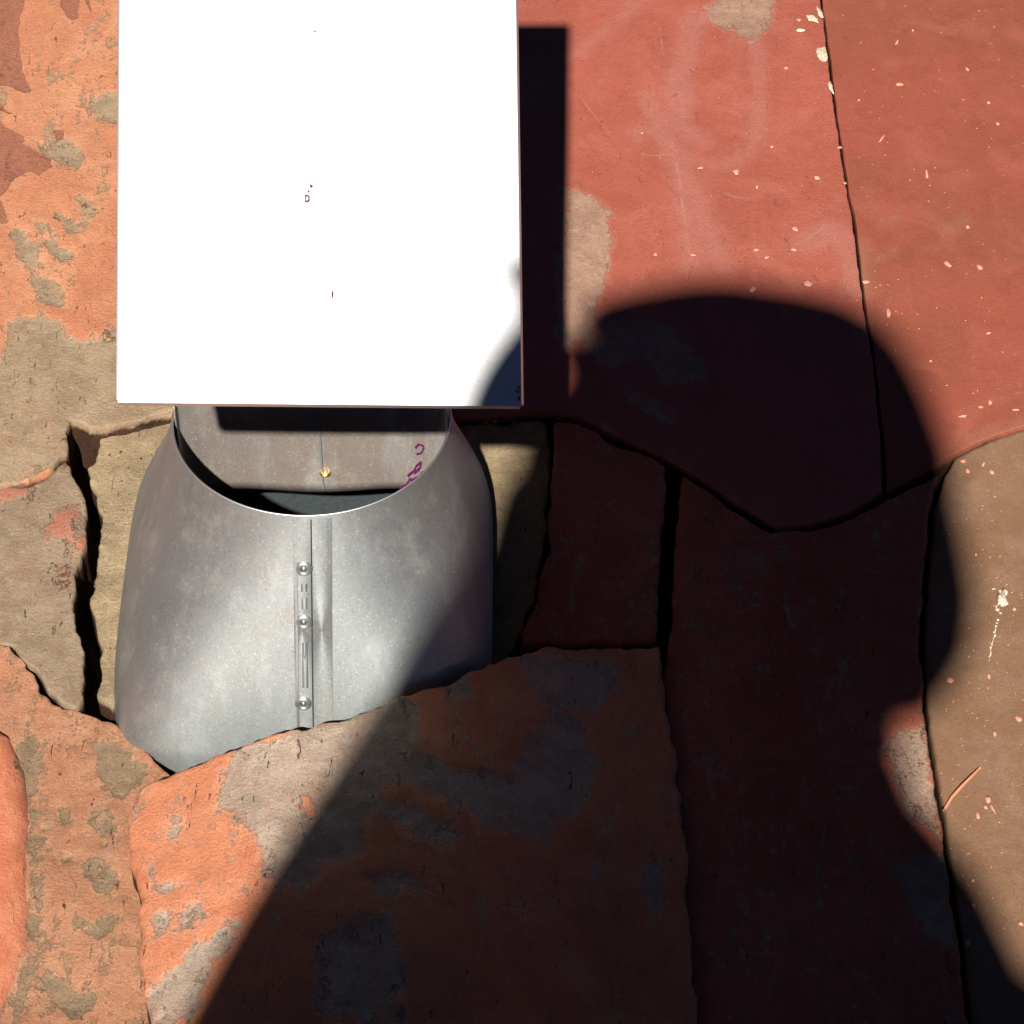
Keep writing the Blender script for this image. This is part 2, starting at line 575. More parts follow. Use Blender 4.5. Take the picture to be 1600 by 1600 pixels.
n = NT('dark_soil')
cc = n.mix(n.noise(60, 5), (.07, .04, .025, 1), (.13, .08, .05, 1))
n.link(cc, n.b.inputs['Base Color'])
n.b.inputs['Roughness'].default_value = .95
n.link(n.bump(n.noise(150, 6, .7), 1, .004), n.b.inputs['Normal'])
M_soil = n.m

n = NT('dry_gravelly_ground')
cc = n.mix(n.noise(6, 6), (.30, .19, .13, 1), (.22, .15, .10, 1))
cc = n.mix(n.ramp(n.voro(70), .0, .5), (.38, .30, .24, 1), cc)
n.link(cc, n.b.inputs['Base Color'])
n.b.inputs['Roughness'].default_value = .95
n.link(n.bump(n.voro(70), 1, .006), n.b.inputs['Normal'])
M_ground = n.m


def grid_sheet(x0, x1, y0, y1, z, nx, ny, amp, s=3):
    V, F = [], []
    for j in range(ny+1):
        for i in range(nx+1):
            x = x0+(x1-x0)*i/nx; y = y0+(y1-y0)*j/ny
            V.append((x, y, z+fbm(x, y, 3, s, 4)*amp))
    for j in range(ny):
        for i in range(nx):
            a = j*(nx+1)+i
            F.append((a, a+1, a+nx+2, a+nx+1))
    return V, F


V, F = grid_sheet(-60, 60, -60, 60, -.075, 60, 60, .01, .3)
tag(mesh_obj('ground', V, F, M_ground), kind='structure')
V, F = grid_sheet(-2.6, 2.6, -2.2, 3.0, -.052, 120, 130, .004, 25)
PAVE = tag(mesh_obj('pavement', V, F, M_soil), kind='structure')

def front_level(x, y):
    t = min(1, max(0, (x+.30)/.17))
    q = min(1, max(0, (x+.045)/.13))
    return .016+.038*t*t*(3-2*t)-.038*q*q*(3-2*q)


# flagstones traced by their own outlines; the frame is x 0..1600, y 0..1600
slab('flagstone', [(-500, -480), (575, -480), (560, 100), (548, 420), (520, 640), (400, 655), (268, 642), (240, 648), (206, 660), (183, 664), (160, 668), (140, 666), (112, 656), (106, 690), (104, 706), (72, 732), (42, 749), (0, 755), (-500, 772)],
     M_orange, z=.004, rag=.0020, rnd=.0022, seed=1, relief=.0013, parent=PAVE, label='orange flagstone with dark brown blotches and a grey tan lower end')
slab('flagstone', [(-500, 782), (0, 762), (44, 758), (74, 744), (104, 716), (112, 733), (126, 762), (136, 800), (132, 850), (117, 900), (113, 950), (120, 985), (129, 1012), (133, 1060), (124, 1094), (120, 1104), (96, 1096), (72, 1078), (62, 1050), (42, 1030), (22, 1008), (-8, 1000), (-500, 990)],
     M_grey, z=.0, rag=.0020, rnd=.0022, seed=2, own=('grey_base', 'plain'), parent=PAVE, label='grey tan flagstone with small red blotches beside the dark crack')
slab('flagstone', [(-500, 998), (-8, 1006), (16, 1012), (36, 1036), (56, 1055), (64, 1084), (88, 1102), (120, 1111), (158, 1116), (184, 1126), (206, 1144), (224, 1160), (240, 1188), (252, 1206), (290, 1240), (290, 1400), (300, 1640), (330, 2060), (-500, 2060)],
     M_rough, z=-.002, rag=.0022, rnd=.0024, seed=3, relief=.0028, own=('plain',), parent=PAVE, label='rough orange flagstone mottled with grey')
slab('flagstone', [(-500, 1090), (-40, 1100), (18, 1140), (38, 1190), (47, 1270), (51, 1400), (50, 1470), (30, 1515), (10, 1560), (-10, 1600), (-60, 1660), (-500, 1700)],
     M_salmon, z=.006, thick=.008, rnd=.020, rag=.0008, seed=4, own=('plain',), smooth_relief=True, parent=PAVE, label='smooth rounded salmon flagstone lapping over the rough one at the left edge')
slab('flagstone', [(256, 1208), (290, 1193), (330, 1180), (375, 1166), (420, 1149), (470, 1136), (500, 1128), (520, 1124), (560, 1111), (600, 1098), (630, 1083), (700, 1066), (750, 1047), (790, 1030), (860, 1012), (940, 1008), (1030, 1006), (1036, 1060), (1048, 1150), (1062, 1230), (1070, 1350), (1080, 1500), (1090, 1650), (1120, 2060), (266, 2060), (240, 1640), (226, 1560), (221, 1500), (220, 1400), (204, 1330), (198, 1264), (220, 1226)],
     M_front, zfn=front_level, z=.03, thick=.085, rag=.0020, rnd=.0045, seed=5, relief=.0018, own=('plain',), parent=PAVE, label='orange flagstone flaking to pale grey in front of the metal pipe')
slab('flagstone', [(595, -480), (1272, -480), (1281, 0), (1292, 80), (1303, 170), (1318, 270), (1323, 305), (1330, 330), (1342, 430), (1352, 500), (1362, 560), (1376, 690), (1380, 768), (1330, 798), (1270, 818), (1216, 822), (1150, 783), (1068, 728), (1040, 716), (960, 676), (905, 650), (860, 640), (700, 650), (545, 640), (566, 420), (580, 100)],
     M_red, z=.005, rag=.0006, rnd=.0012, seed=6, relief=.0010, own=('plain',), smooth_relief=True, parent=PAVE, label='smooth red flagstone with a tan patch and pale film beside the cap')
slab('flagstone', [(1278, -480), (2080, -480), (2080, 560), (1700, 636), (1600, 664), (1560, 677), (1525, 690), (1490, 708), (1440, 742), (1386, 768), (1382, 690), (1367, 560), (1357, 500), (1347, 430), (1335, 330), (1327.5, 303), (1322.5, 270), (1307.5, 170), (1296.5, 80), (1285, 0)],
     M_red2, z=.003, rag=.0004, rnd=.001, seed=7, relief=.0006, own=('plain',), smooth_relief=True, parent=PAVE, label='smooth dark red slate flagstone in the upper right')
slab('flagstone', [(2080, 568), (1700, 644), (1600, 671), (1560, 683), (1520, 700), (1492, 716), (1476, 742), (1462, 790), (1452, 900), (1444, 1000), (1450, 1110), (1462, 1190), (1476, 1270), (1488, 1360), (1503, 1465), (1520, 1600), (1560, 2060), (2080, 2060)],
     M_brown, z=.003, rag=.0005, rnd=.0035, seed=8, relief=.0006, own=('plain',), smooth_relief=True, parent=PAVE, label='smooth brown slate flagstone in the lower right')
slab('flagstone', [(868, 660), (905, 662), (955, 688), (1000, 706), (1040, 724), (1042, 760), (1036, 800), (1034, 850), (1030, 900), (1026, 960), (1024, 1000), (940, 1003), (868, 1004), (812, 1008), (826, 965), (838, 930), (848, 880), (864, 850), (858, 800), (860, 760)],
     M_redr, z=.012, thick=.06, rag=.0016, seed=9, relief=.0013, own=('plain',), parent=PAVE, label='dark red flagstone between the pipe and the vertical crack')
slab('flagstone', [(1066, 742), (1100, 762), (1140, 792), (1206, 830), (1272, 825), (1335, 804), (1390, 775), (1440, 754), (1466, 740), (1454, 790), (1444, 900), (1436, 1000), (1443, 1112), (1455, 1192), (1469, 1272), (1481, 1362), (1496, 1467), (1512, 1600), (1550, 2060), (1090, 2060), (1070, 1650), (1062, 1500), (1052, 1350), (1046, 1230), (1036, 1150), (1036, 1060), (1046, 1000), (1050, 980), (1052, 900), (1054, 850), (1060, 800)],
     M_redr, z=.007, rag=.0012, seed=10, relief=.0012, own=('plain',), parent=PAVE, label='long red flagstone right of the vertical crack')
slab('mortar_bed', [(158, 676), (206, 668), (268, 652), (400, 664), (700, 660), (850, 655), (862, 700), (856, 760), (852, 830), (846, 870), (834, 930), (812, 990), (790, 1040), (620, 1060), (400, 1040), (260, 1020), (215, 1060), (176, 1104), (156, 1090), (160, 1050), (156, 1010), (148, 975), (142, 935), (150, 880), (156, 840), (160, 802), (148, 770), (136, 728), (148, 716)],
     M_tan, z=-.004, thick=.045, rag=.0018, rnd=.0025, seed=11, relief=.003, own=('grey_base', 'plain'), parent=PAVE)

# neighbouring flagstones outside the picture, in rings round the traced ones
inner = P2([(-510, -492), (2092, -492), (2092, 2075), (-510, 2075)])
cen = inner.mean(0)
ring_mats = [M_orange, M_redr, M_red, M_brown, M_red2, M_rough]


def ring_pt(s, k):
    s = s % 4.0
    i = int(s); f = s-i
    p = inner[i]*(1-f)+inner[(i+1) % 4]*f
    d = p-cen
    return cen+d*k


segs = 12
prev_ph = None
for r_, (k0, k1) in enumerate([(1.004, 1.42), (1.42, 1.95), (1.95, 2.60), (2.60, 3.4)]):
    cuts = [(i+(0 if i % 3 == 0 and r_ == 0 else random.uniform(-.22, .22)))*4/segs for i in range(segs)]
    kk1 = [k1+random.uniform(-.05, .05) for _ in cuts]
    for i in range(segs):
        s0, s1 = cuts[i], cuts[(i+1) % segs]+(4 if i == segs-1 else 0)
        g = .012
        low = [ring_pt(s0+g+(s1-s0-2*g)*t, k0 if r_ == 0 else k0+.062) for t in (0, .25, .5, .75, 1)]
        hig = [ring_pt(s0+g+(s1-s0-2*g)*t, (k1+random.uniform(-.03, .03))) for t in (1, .6, .3, 0)]
        slab('flagstone', None, ring_mats[(i*5+r_*2) % 6], z=.002+random.uniform(-.002, .003), cell=.05 if r_ < 2 else .10, rag=.003, rnd=.005, seed=30+i+r_*20, relief=.0015, parent=PAVE, world=[tuple(p) for p in low+hig])

# ------------------------------------------------------------------ metals
def metal(name, base, rough, met=1.0, spec=.5, scale=1.0, wave=.4, stain=0.0, aniso=0.0):
    n = NT(name)
    a = n.math('ADD', n.math('MULTIPLY', n.noise(12*scale, 5, .6), .5), n.math('MULTIPLY', n.noise(30*scale, 5, .6, vec=n.mapping((1, 1, .12))), .5))
    f = n.noise(900, 3, .6)
    c = n.mix(n.ramp(a, .35, .68), base, tuple(x*.80 for x in base[:3])+(1,))
    sp = n.ramp(n.noise(420, 3, .6), .64, .72)
    c = n.mix(n.math('MULTIPLY', sp, .35), c, tuple(x*.45 for x in base[:3])+(1,))
    if aniso:
        tg = n.t.nodes.new('ShaderNodeTangent'); tg.direction_type = 'RADIAL'; tg.axis = 'Z'
        n.link(tg.outputs[0], n.b.inputs['Tangent'])
        n.b.inputs['Anisotropic'].default_value = aniso
        n.b.inputs['Anisotropic Rotation'].default_value = 0.25
    if stain:
        s1 = n.ramp(n.noise(35, 7, .75), .47, .66)
        s2 = n.ramp(n.noise(26, 7, .7, vec=n.mapping((1.6, 1.6, .25)), dist=.1), .48, .64)
        c = n.mix(n.math('MULTIPLY', s1, stain*.55), c, (.26, .22, .15, 1))
        c = n.mix(n.math('MULTIPLY', s2, stain*.45), c, (.62, .66, .68, 1))
        gr = n.noise(700, 3, .7)
        c = n.mix(n.ramp(gr, .58, .70, 0, .5), c, (.12, .12, .11, 1))
        c = n.mix(n.ramp(gr, .40, .32, 0, .5), c, (.8, .8, .8, 1))
        n.link(n.math('SUBTRACT', met, n.math('MULTIPLY', s1, .30*stain)), n.b.inputs['Metallic'])
    else:
        n.b.inputs['Metallic'].default_value = met
    n.link(c, n.b.inputs['Base Color'])
    n.link(n.math('ADD', n.math('MULTIPLY', a, .22), rough-.11), n.b.inputs['Roughness'])
    b = n.bump(f, .35, .00012)
    b = n.bump(n.noise(14, 2), wave, .0015, b) if wave else b
    if stain: b = n.bump(n.noise(170, 4, .6), .25, .0004, b)
    n.link(b, n.b.inputs['Normal'])
    return n.m


M_galv = metal('dull_galvanised_steel', (.38, .42, .43, 1), .50, .85, stain=.55, aniso=.5)
M_liner = metal('inner_steel', (.36, .31, .28, 1), .42, .45, stain=.6)
M_cap = metal('bright_steel_sheet', (.80, .82, .86, 1), .47, 1.0, wave=0)
n = NT('near_black'); n.link(n.mix(n.noise(300), (.012, .018, .022, 1), (.045, .06, .065, 1)), n.b.inputs['Base Color'])  # near-black tone for the pipe interior, seam line and rivet recess
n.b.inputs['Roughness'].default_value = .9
M_near_black = n.m
n = NT('purple_ink'); n.b.inputs['Base Color'].default_value = (.10, .008, .07, 1); n.b.inputs['Roughness'].default_value = .6
M_ink = n.m
n = NT('brown_grime'); n.b.inputs['Base Color'].default_value = (.09, .02, .035, 1); n.b.inputs['Roughness'].default_value = .8
M_grime = n.m
n = NT('gold_lit_rivet'); n.b.inputs['Base Color'].default_value = (.75, .5, .2, 1); n.b.inputs['Metallic'].default_value = 1; n.b.inputs['Roughness'].default_value = .35  # golden light on the liner rivet put into its colour
M_gold_lit = n.m

# ------------------------------------------------------------------ vent pipe
H = .175
rc = at(487, 650, H)
dep = (rc-C).dot(FW)
m = dep/FPX                        # metres per pixel at the rim
R0 = 218*m
RX, RY = 308*m, 345*m
vent = bpy.data.objects.new('vent_pipe', None)
COL.objects.link(vent)
vent.location = (rc.x, rc.y, 0)
tag(vent, 'galvanised metal vent pipe flaring to a wide base, under a bright square cap', 'vent pipe')


def sect(z):
    """half widths and squareness of the boot at level z"""
    t = min(1.0, max(0.0, (H-z)/H))
    s = math.sin(math.pi/2*t**1.28)
    if t >= 1: s = 1
    e = 2+3.2*t*t
    return R0+(RX-R0)*s, R0+(RY-R0)*(.55*t+.45*s), e


def lean(z): return .0115*(H-z)/H


def boot_pt(phi, z, off=0.0):
    a, b, e = sect(z)
    a += off; b += off
    c_, s_ = math.cos(phi), math.sin(phi)
    r = (abs(c_/a)**e+abs(s_/b)**e)**(-1/e)
    return Vector((r*c_-lean(z), r*s_, z))


def boot_x(x, z, off=0.0):
    a, b, e = sect(z)
    y = -b*(1-abs(x/a)**e)**(1/e)
    p = Vector((x-lean(z), y, z))
    if off:
        h = .001
        q1 = Vector((x+h-lean(z), -b*(1-abs((x+h)/a)**e)**(1/e), z))
        a2, b2, e2 = sect(z-h)
        q2 = Vector((x-lean(z-h), -b2*(1-abs(x/a2)**e2)**(1/e2), z-h))
        nn = (q2-p).cross(q1-p).normalized()
        if nn.y > 0: nn = -nn
        p += nn*off
    return p


def boot_n(x, z):
    return (boot_x(x, z, .001)-boot_x(x, z)).normalized()


def shell(zs, nphi, fn, rim_t=.0012):
    V, F = [], []
    for z in zs:
        for k in range(nphi): V.append(fn(2*math.pi*k/nphi, z, 0))
    for j in range(len(zs)-1):
        for k in range(nphi):
            a = j*nphi+k; b = j*nphi+(k+1) % nphi
            F.append((a, a+nphi, b+nphi, b))
    n1 = len(V)
    for z in zs:
        for k in range(nphi): V.append(fn(2*math.pi*k/nphi, z, -rim_t))
    for j in range(len(zs)-1):
        for k in range(nphi):
            a = n1+j*nphi+k; b = n1+j*nphi+(k+1) % nphi
            F.append((a, b, b+nphi, a+nphi))
    return V, F


zs = [H-(H)*i/28 for i in range(29)]+[-.015, -.03, -.045]
V, F = shell(zs, 128, boot_pt)
boot = mesh_obj('flared_base', V, F, M_galv, vent)
# rolled rim
V, F = [], []
for k in range(128):
    ph = 2*math.pi*k/128
    for q in range(8):
        a = 2*math.pi*q/8
        p = boot_pt(ph, H)
        d = Vector((math.cos(ph), math.sin(ph), 0))
        V.append(p+d*(math.cos(a)*.0007-.0005)+Vector((0, 0, math.sin(a)*.0007)))
for k in range(128):
    for q in range(8):
        F.append((k*8+q, k*8+(q+1) % 8, ((k+1) % 128)*8+(q+1) % 8, ((k+1) % 128)*8+q))
mesh_obj('rim', V, F, M_cap, vent)


def up(z): return .0072*(H-z)/H      # keeps the seam upright on the leaning boot


def strip(x0, x1, z0, z1, off, nx=4, nz=40, th=.0010):
    V, F = [], []
    for j in range(nz+1):
        z = z0+(z1-z0)*j/nz
        for i in range(nx+1):
            V.append(boot_x(x0+(x1-x0)*i/nx+up(z), z, off))
    for j in range(nz):
        for i in range(nx):
            a = j*(nx+1)+i
            F.append((a, a+nx+1, a+nx+2, a+1))
    n1 = len(V)
    # side skirts so that the lap has a thickness
    for i_edge in (0, nx):
        b0 = len(V)
        for j in range(nz+1):
            z = z0+(z1-z0)*j/nz
            V.append(boot_x(x0+(x1-x0)*i_edge/nx+up(z), z, 0.0001))
        for j in range(nz):
            a = j*(nx+1)+i_edge
            F.append((a, b0+j, b0+j+1, a+nx+1) if i_edge == 0 else (a, a+nx+1, b0+j+1, b0+j))
    return V, F


px = lambda u: (u-487)*m*.985
V, F = strip(px(469), px(496), H-.0015, -.03, .0030)
seam = mesh_obj('seam_strip', V, F, M_galv, boot, smooth=False)
V, F = strip(px(498), px(528), H-.0015, -.03, .0009)
mesh_obj('lap_strip', V, F, M_galv, boot, smooth=False)
# thin pressed ridge along the seam strip
V, F = strip(px(471.5), px(475), H-.030, -.03, .0042, nx=1)
mesh_obj('seam_ridge', V, F, M_cap, boot, smooth=False)
V, F = strip(px(496), px(499), H-.002, -.03, .0005, nx=1)  # dark strip painted as the shade beside the raised seam
mesh_obj('seam_shade', V, F, M_near_black, boot, smooth=False)


def z_for_v(v, x):
    """level on the front of the boot that is seen at picture row v"""
    lo, hi = -.04, H
    base = Vector((rc.x, rc.y, 0))
    for _ in range(40):
        mid = (lo+hi)/2
        p = base+boot_x(x, mid)-C
        vv = 800-FPX*p.dot(UP)/p.dot(FW)
        if vv > v: lo = mid
        else: hi = mid
    return mid


def rivet_mesh(R=.0034, r=.0015):
    V, F = [], []
    prof = [(R+r*1.4, 0), (R+r, r*.7), (R+r*.4, r*1.15), (R-r*.2, r*1.2), (R-r, r*.8), (R*.55, .0002), (R*.4, .0004), (R*.2, .0010), (0.00001, .0012)]
    N = 20
    for q, (a, h) in enumerate(prof):
        for k in range(N):
            t = 2*math.pi*k/N
            V.append(Vector((a*math.cos(t), a*math.sin(t), h)))
    for q in range(len(prof)-1):
        for k in range(N):
            F.append((q*N+k, q*N+(k+1) % N, (q+1)*N+(k+1) % N, (q+1)*N+k))
    return V, F


V, F = rivet_mesh()
riv0 = mesh_obj('rivet', V, F, M_galv, boot)
riv0.data.materials.append(M_near_black)
for i_, p_ in enumerate(riv0.data.polygons):
    if i_ // 20 in (4, 5): p_.material_index = 1  # inner ring faces of the rivet take the near-black tone
# short pressed stitches between the rivets
for (v0, v1) in ((908, 920), (930, 948), (1000, 1070)):
    za, zb_ = z_for_v(v0, px(484)), z_for_v(v1, px(484))
    V, F = strip(px(481), px(490), za, zb_, .0038, nx=2, nz=4)
    mesh_obj('pressed_stitch', V, F, M_galv, boot, smooth=True)
for i, (u, v) in enumerate([(485, 885), (484, 968), (482, 1095)]):
    r_ = riv0 if i == 0 else riv0.copy()
    if i: COL.objects.link(r_); r_.parent = boot
    z_ = z_for_v(v, px(u))
    r_.location = boot_x(px(u)+up(z_), z_, .0030)
    r_.rotation_euler = boot_n(px(u)+up(z_), z_).to_track_quat('Z', 'Y').to_euler()

# liner: an inner sleeve at the back, its lower edge cut level to the eye
RL = R0-.002
LQ = .22
V, F = [], []
NP = 64
for k in range(NP+1):
    ph = math.radians(-8+196*k/NP)
    s_ = math.sin(ph)
    zb = ((766+3*math.cos((ph-math.pi/2)*5))-650+LQ*157*s_)/.70*m
    zb = max(.02, min(H-.004, zb))
    for j in range(13):
        z = (H+.011)-(zb+.011)*j/12
        V.append((RL*math.cos(ph), LQ*RL*s_, z))
nf = 13
for k in range(NP):
    for j in range(12):
        a = k*nf+j
        F.append((a, a+nf, a+nf+1, a+1))
lin_o = mesh_obj('liner', V, F, M_liner, vent)
sm = lin_o.modifiers.new('thick', 'SOLIDIFY'); sm.thickness = .001
# vertical seam and rivet on the liner
V, F = [], []
for j in range(2):
    for x in (px(492), px(495)):
        yy = LQ*math.sqrt(RL**2-x*x)-.0012
        V.append((x, yy, H-.002 if j == 0 else H-.085))
F.append((0, 1, 3, 2))
ls = mesh_obj('liner_seam', V, F, M_galv, vent, smooth=False)
sm = ls.modifiers.new('thick', 'SOLIDIFY'); sm.thickness = .0008


def liner_at(u, v, off=.0012):
    d = ray(u, v)
    o = C-Vector((rc.x, rc.y, 0))
    q_ = 1/LQ**2
    a = d.x**2+q_*d.y**2; b = 2*(o.x*d.x+q_*o.y*d.y); c = o.x**2+q_*o.y**2-(RL-off)**2
    t = (-b+math.sqrt(b*b-4*a*c))/(2*a)
    return o+d*t


V, F = rivet_mesh(.0026, .001)
lr = mesh_obj('rivet', V, F, M_gold_lit, vent)
q = liner_at(508, 738)
lr.location = q
lr.rotation_euler = Vector((-q.x, -q.y, .3)).to_track_quat('Z', 'Y').to_euler()
# ink scribble inside the liner, drawn as thin ribbons
parts = []
for line in ([(624, 762), (634, 758), (640, 748), (648, 752), (640, 762), (626, 765)], [(636, 744), (646, 736), (650, 728), (658, 722), (655, 732), (646, 740)], [(648, 700), (654, 694), (662, 698), (658, 708), (650, 710)], [(640, 752), (655, 745), (660, 738)]):
    pts = [liner_at(u, v, .0020) for u, v in line]
    V, F = [], []
    for k, p in enumerate(pts):
        wd = random.uniform(.0007, .0017)
        V += [p+Vector((0, 0, wd)), p-Vector((0, 0, wd))+Vector((wd*.5, 0, 0))]
        if k: F.append((2*k-2, 2*k-1, 2*k+1, 2*k))
    parts.append((V, F))
V, F = merge(parts)
ink = mesh_obj('ink_scribble', V, F, M_ink, vent, smooth=False)
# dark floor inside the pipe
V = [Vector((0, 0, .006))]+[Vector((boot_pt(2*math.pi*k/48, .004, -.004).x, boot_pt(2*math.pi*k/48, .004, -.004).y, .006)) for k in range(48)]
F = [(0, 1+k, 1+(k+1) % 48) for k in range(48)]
mesh_obj('dark_floor', V, F, M_near_black, vent, smooth=False)
# dark sleeve low inside the pipe, behind the liner
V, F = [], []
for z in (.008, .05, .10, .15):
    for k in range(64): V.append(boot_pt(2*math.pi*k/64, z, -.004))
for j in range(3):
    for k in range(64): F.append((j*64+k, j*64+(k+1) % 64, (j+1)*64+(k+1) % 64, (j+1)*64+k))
mesh_obj('dark_sleeve', V, F, M_near_black, vent)

# ------------------------------------------------------------------ cap
S = at(884, 694)
best = None
for i in range(300):
    s_ = .2+i*.002
    p = S-L*s_-C
    u = 800+FPX*p.dot(RT)/p.dot(FW); v = 800-FPX*p.dot(UP)/p.dot(FW)
    e = (u-813)**2+(v-636)**2
    if best is None or e < best[0]: best = (e, s_, p.dot(FW), u, v)
dB = best[2]
dT = dB*1.06
print('cap lift', best)
VT = -378
lrp = lambda a, b, t: a+(b-a)*t
bl = at_depth(184, 629, dB); br = at_depth(815, 635, dB)
tl = at_depth(189, VT, dT); tr = at_depth(801, VT, dT)
# keep it a true rectangle
ex = (br-bl).normalized(); W = (br-bl).length
ey = (tl-bl); ey = (ey-ex*ey.dot(ex)); HH = ey.length; ey.normalize()
en = ex.cross(ey)
if en.dot(C-bl) < 0: en = -en
print('cap size', W, HH, 'base z', bl.z, 'top z', tl.z)
VO = Vector((rc.x, rc.y, 0))


def capw(x, y, z):
    k = y/HH
    return bl+ex*(X0*k+x*(1+(W2/W-1)*k))+ey*y+en*z-VO


th = .0012
NX, NY = 24, 40
V, F = [], []
lip = .004
W2 = (tr-tl).length
X0 = (tl-bl).dot(ex)
cr = .004
for j in range(NY+1):
    for i in range(NX+1):
        x = W*i/NX; y = HH*j/NY
        bow = .0012*math.sin(math.pi*i/NX)*math.sin(math.pi*j/NY)
        V.append(capw(x, y, bow))
for j in range(NY):
    for i in range(NX):
        a = j*(NX+1)+i
        F.append((a, a+1, a+NX+2, a+NX+1))
cap = mesh_obj('cap', V, F, M_cap, vent, smooth=False)
sm = cap.modifiers.new('thick', 'SOLIDIFY'); sm.thickness = th
# folded edges: right and left lips slope outward a little, front and back fold straight down
def lip_mesh(a0, a1, out, dn):
    V = []
    N = 12
    for k in range(N+1):
        t = k/N
        x = lrp(a0[0], a1[0], t); y = lrp(a0[1], a1[1], t)
        V += [capw(x, y, 0), capw(x+out[0]*.6, y+out[1]*.6, -.0010), capw(x+out[0], y+out[1], -dn)]
    F = []
    for k in range(N):
        for q in range(2):
            F.append((k*3+q, k*3+q+1, (k+1)*3+q+1, (k+1)*3+q))
    return V, F


for a0, a1, out in [((W, 0.0015), (W, HH-.0015), (.0012, 0)), ((0, 0.0015), (0, HH-.0015), (-.0006, 0)), ((.001, 0), (W-.001, 0), (0, -.0004)), ((.001, HH), (W-.001, HH), (0, .0006))]:
    V, F = lip_mesh(a0, a1, out, lip)
    o = mesh_obj('folded_edge', V, F, M_cap, cap, smooth=False)
    sm = o.modifiers.new('thick', 'SOLIDIFY'); sm.thickness = .0009


def cap_at(u, v):
    d = ray(u, v)
    t = (bl-C).dot(en)/d.dot(en)
    p = C+d*t-bl
    return p.dot(ex), p.dot(ey)


# grime specks on the cap
def blotch(u, v, ru, rv, N=11, ringed=False, h=.0019):
    cx, cy = cap_at(u, v)
    V, F = [], []
    k_ = dB/FPX
    for k in range(N):
        a = 2*math.pi*k/N
        j = random.uniform(.7, 1.2)
        V.append(capw(cx+math.cos(a)*ru*k_*j, cy+math.sin(a)*rv*k_*j, h))
        V.append(capw(cx+math.cos(a)*ru*k_*(.45 if ringed else .01), cy+math.sin(a)*rv*k_*(.45 if ringed else .01), h+.0001))
    for k in range(N):
        b = (k+1) % N
        F.append((2*k, 2*b, 2*b+1, 2*k+1))
    return V, F


for b_ in (blotch(490, 312, 5, 8, ringed=True), blotch(497, 293, 2.5, 3.5), blotch(493, 301, 1.6, 2.4), blotch(525, 461, 1.6, 6), blotch(510, 51, 1.5, 1.5), blotch(194, 300, 1.5, 2)):
    mesh_obj('grime_spot', b_[0], b_[1], M_grime, cap, smooth=False)
for b_ in (blotch(810, 610, 3.5, 7, ringed=True), blotch(811, 624, 2, 4)):
    mesh_obj('rust_spot', b_[0], b_[1], M_grime, cap, smooth=False)

# two flat straps carry the cap from the back of the pipe
for sx in (-1, 1):
    ph = math.pi/2+sx*.55
    p0 = Vector((R0*math.cos(ph), R0*math.sin(ph), H-.05))
    d = Vector((math.cos(ph), math.sin(ph), 0))
    tx = Vector((-d.y, d.x, 0))*.010
    cx = W/2-sx*.045
    top = capw(cx, .155, -.0025)
    top2 = capw(cx, .185, -.0025)
    pth = [p0+d*.002, p0+d*.002+Vector((0, 0, .055)), lrp(p0+d*.002+Vector((0, 0, .055)), top, .9), top, top2]
    V, F = [], []
    for k, p in enumerate(pth):
        f = k/4
        tt = tx.lerp(ex*.010*(1 if tx.dot(ex) > 0 else -1), min(1, f*1.3))
        V += [p-tt, p+tt]
        if k: F.append((2*k-2, 2*k-1, 2*k+1, 2*k))
    o = mesh_obj('strap', V, F, M_galv, vent, smooth=False)
    sm = o.modifiers.new('thick', 'SOLIDIFY'); sm.thickness = .0018; sm.offset = 0

# ------------------------------------------------------------------ small things lying on the stones
n = NT('chalky_white'); n.link(n.mix(n.noise(300), (.62, .56, .46, 1), (.75, .70, .62, 1)), n.b.inputs['Base Color']); n.b.inputs['Roughness'].default_value = .8
n.link(n.mix(n.ramp(n.noise(500, 4, .7), .4, .62), (.64, .56, .44, 1), (.36, .24, .16, 1)), n.b.inputs['Base Color'])
M_white = n.m
n = NT('pale_pink_grit'); n.link(n.mix(n.noise(200), col(216, 132, 104), col(232, 165, 132)), n.b.inputs['Base Color']); n.b.inputs['Roughness'].default_value = .8
M_pink = n.m
n = NT('dry_needle'); n.link(n.mix(n.noise(90), col(240, 150, 110), col(220, 130, 96)), n.b.inputs['Base Color']); n.b.inputs['Roughness'].default_value = .5
M_needle = n.m


def chip(u, v, ru, rv, z, h=.0012, ang=0.0, N=9):
    c_ = at(u, v, z)
    k_ = (c_-C).dot(FW)/FPX
    V, F = [], []
    for lev, s in ((0, 1.0), (.7, .85), (1, .45)):
        for k in range(N):
            a = 2*math.pi*k/N
            j = random.uniform(.6, 1.3)
            x = math.cos(a)*ru*k_*j*s; y = math.sin(a)*rv*k_*j*s/.72
            V.append(Vector((c_.x+x*math.cos(ang)-y*math.sin(ang), c_.y+x*math.sin(ang)+y*math.cos(ang), z-.0004+h*lev)))
    for l in range(2):
        for k in range(N):
            F.append((l*N+k, l*N+(k+1) % N, (l+1)*N+(k+1) % N, (l+1)*N+k))
    F.append(tuple(2*N+k for k in range(N)))
    return V, F


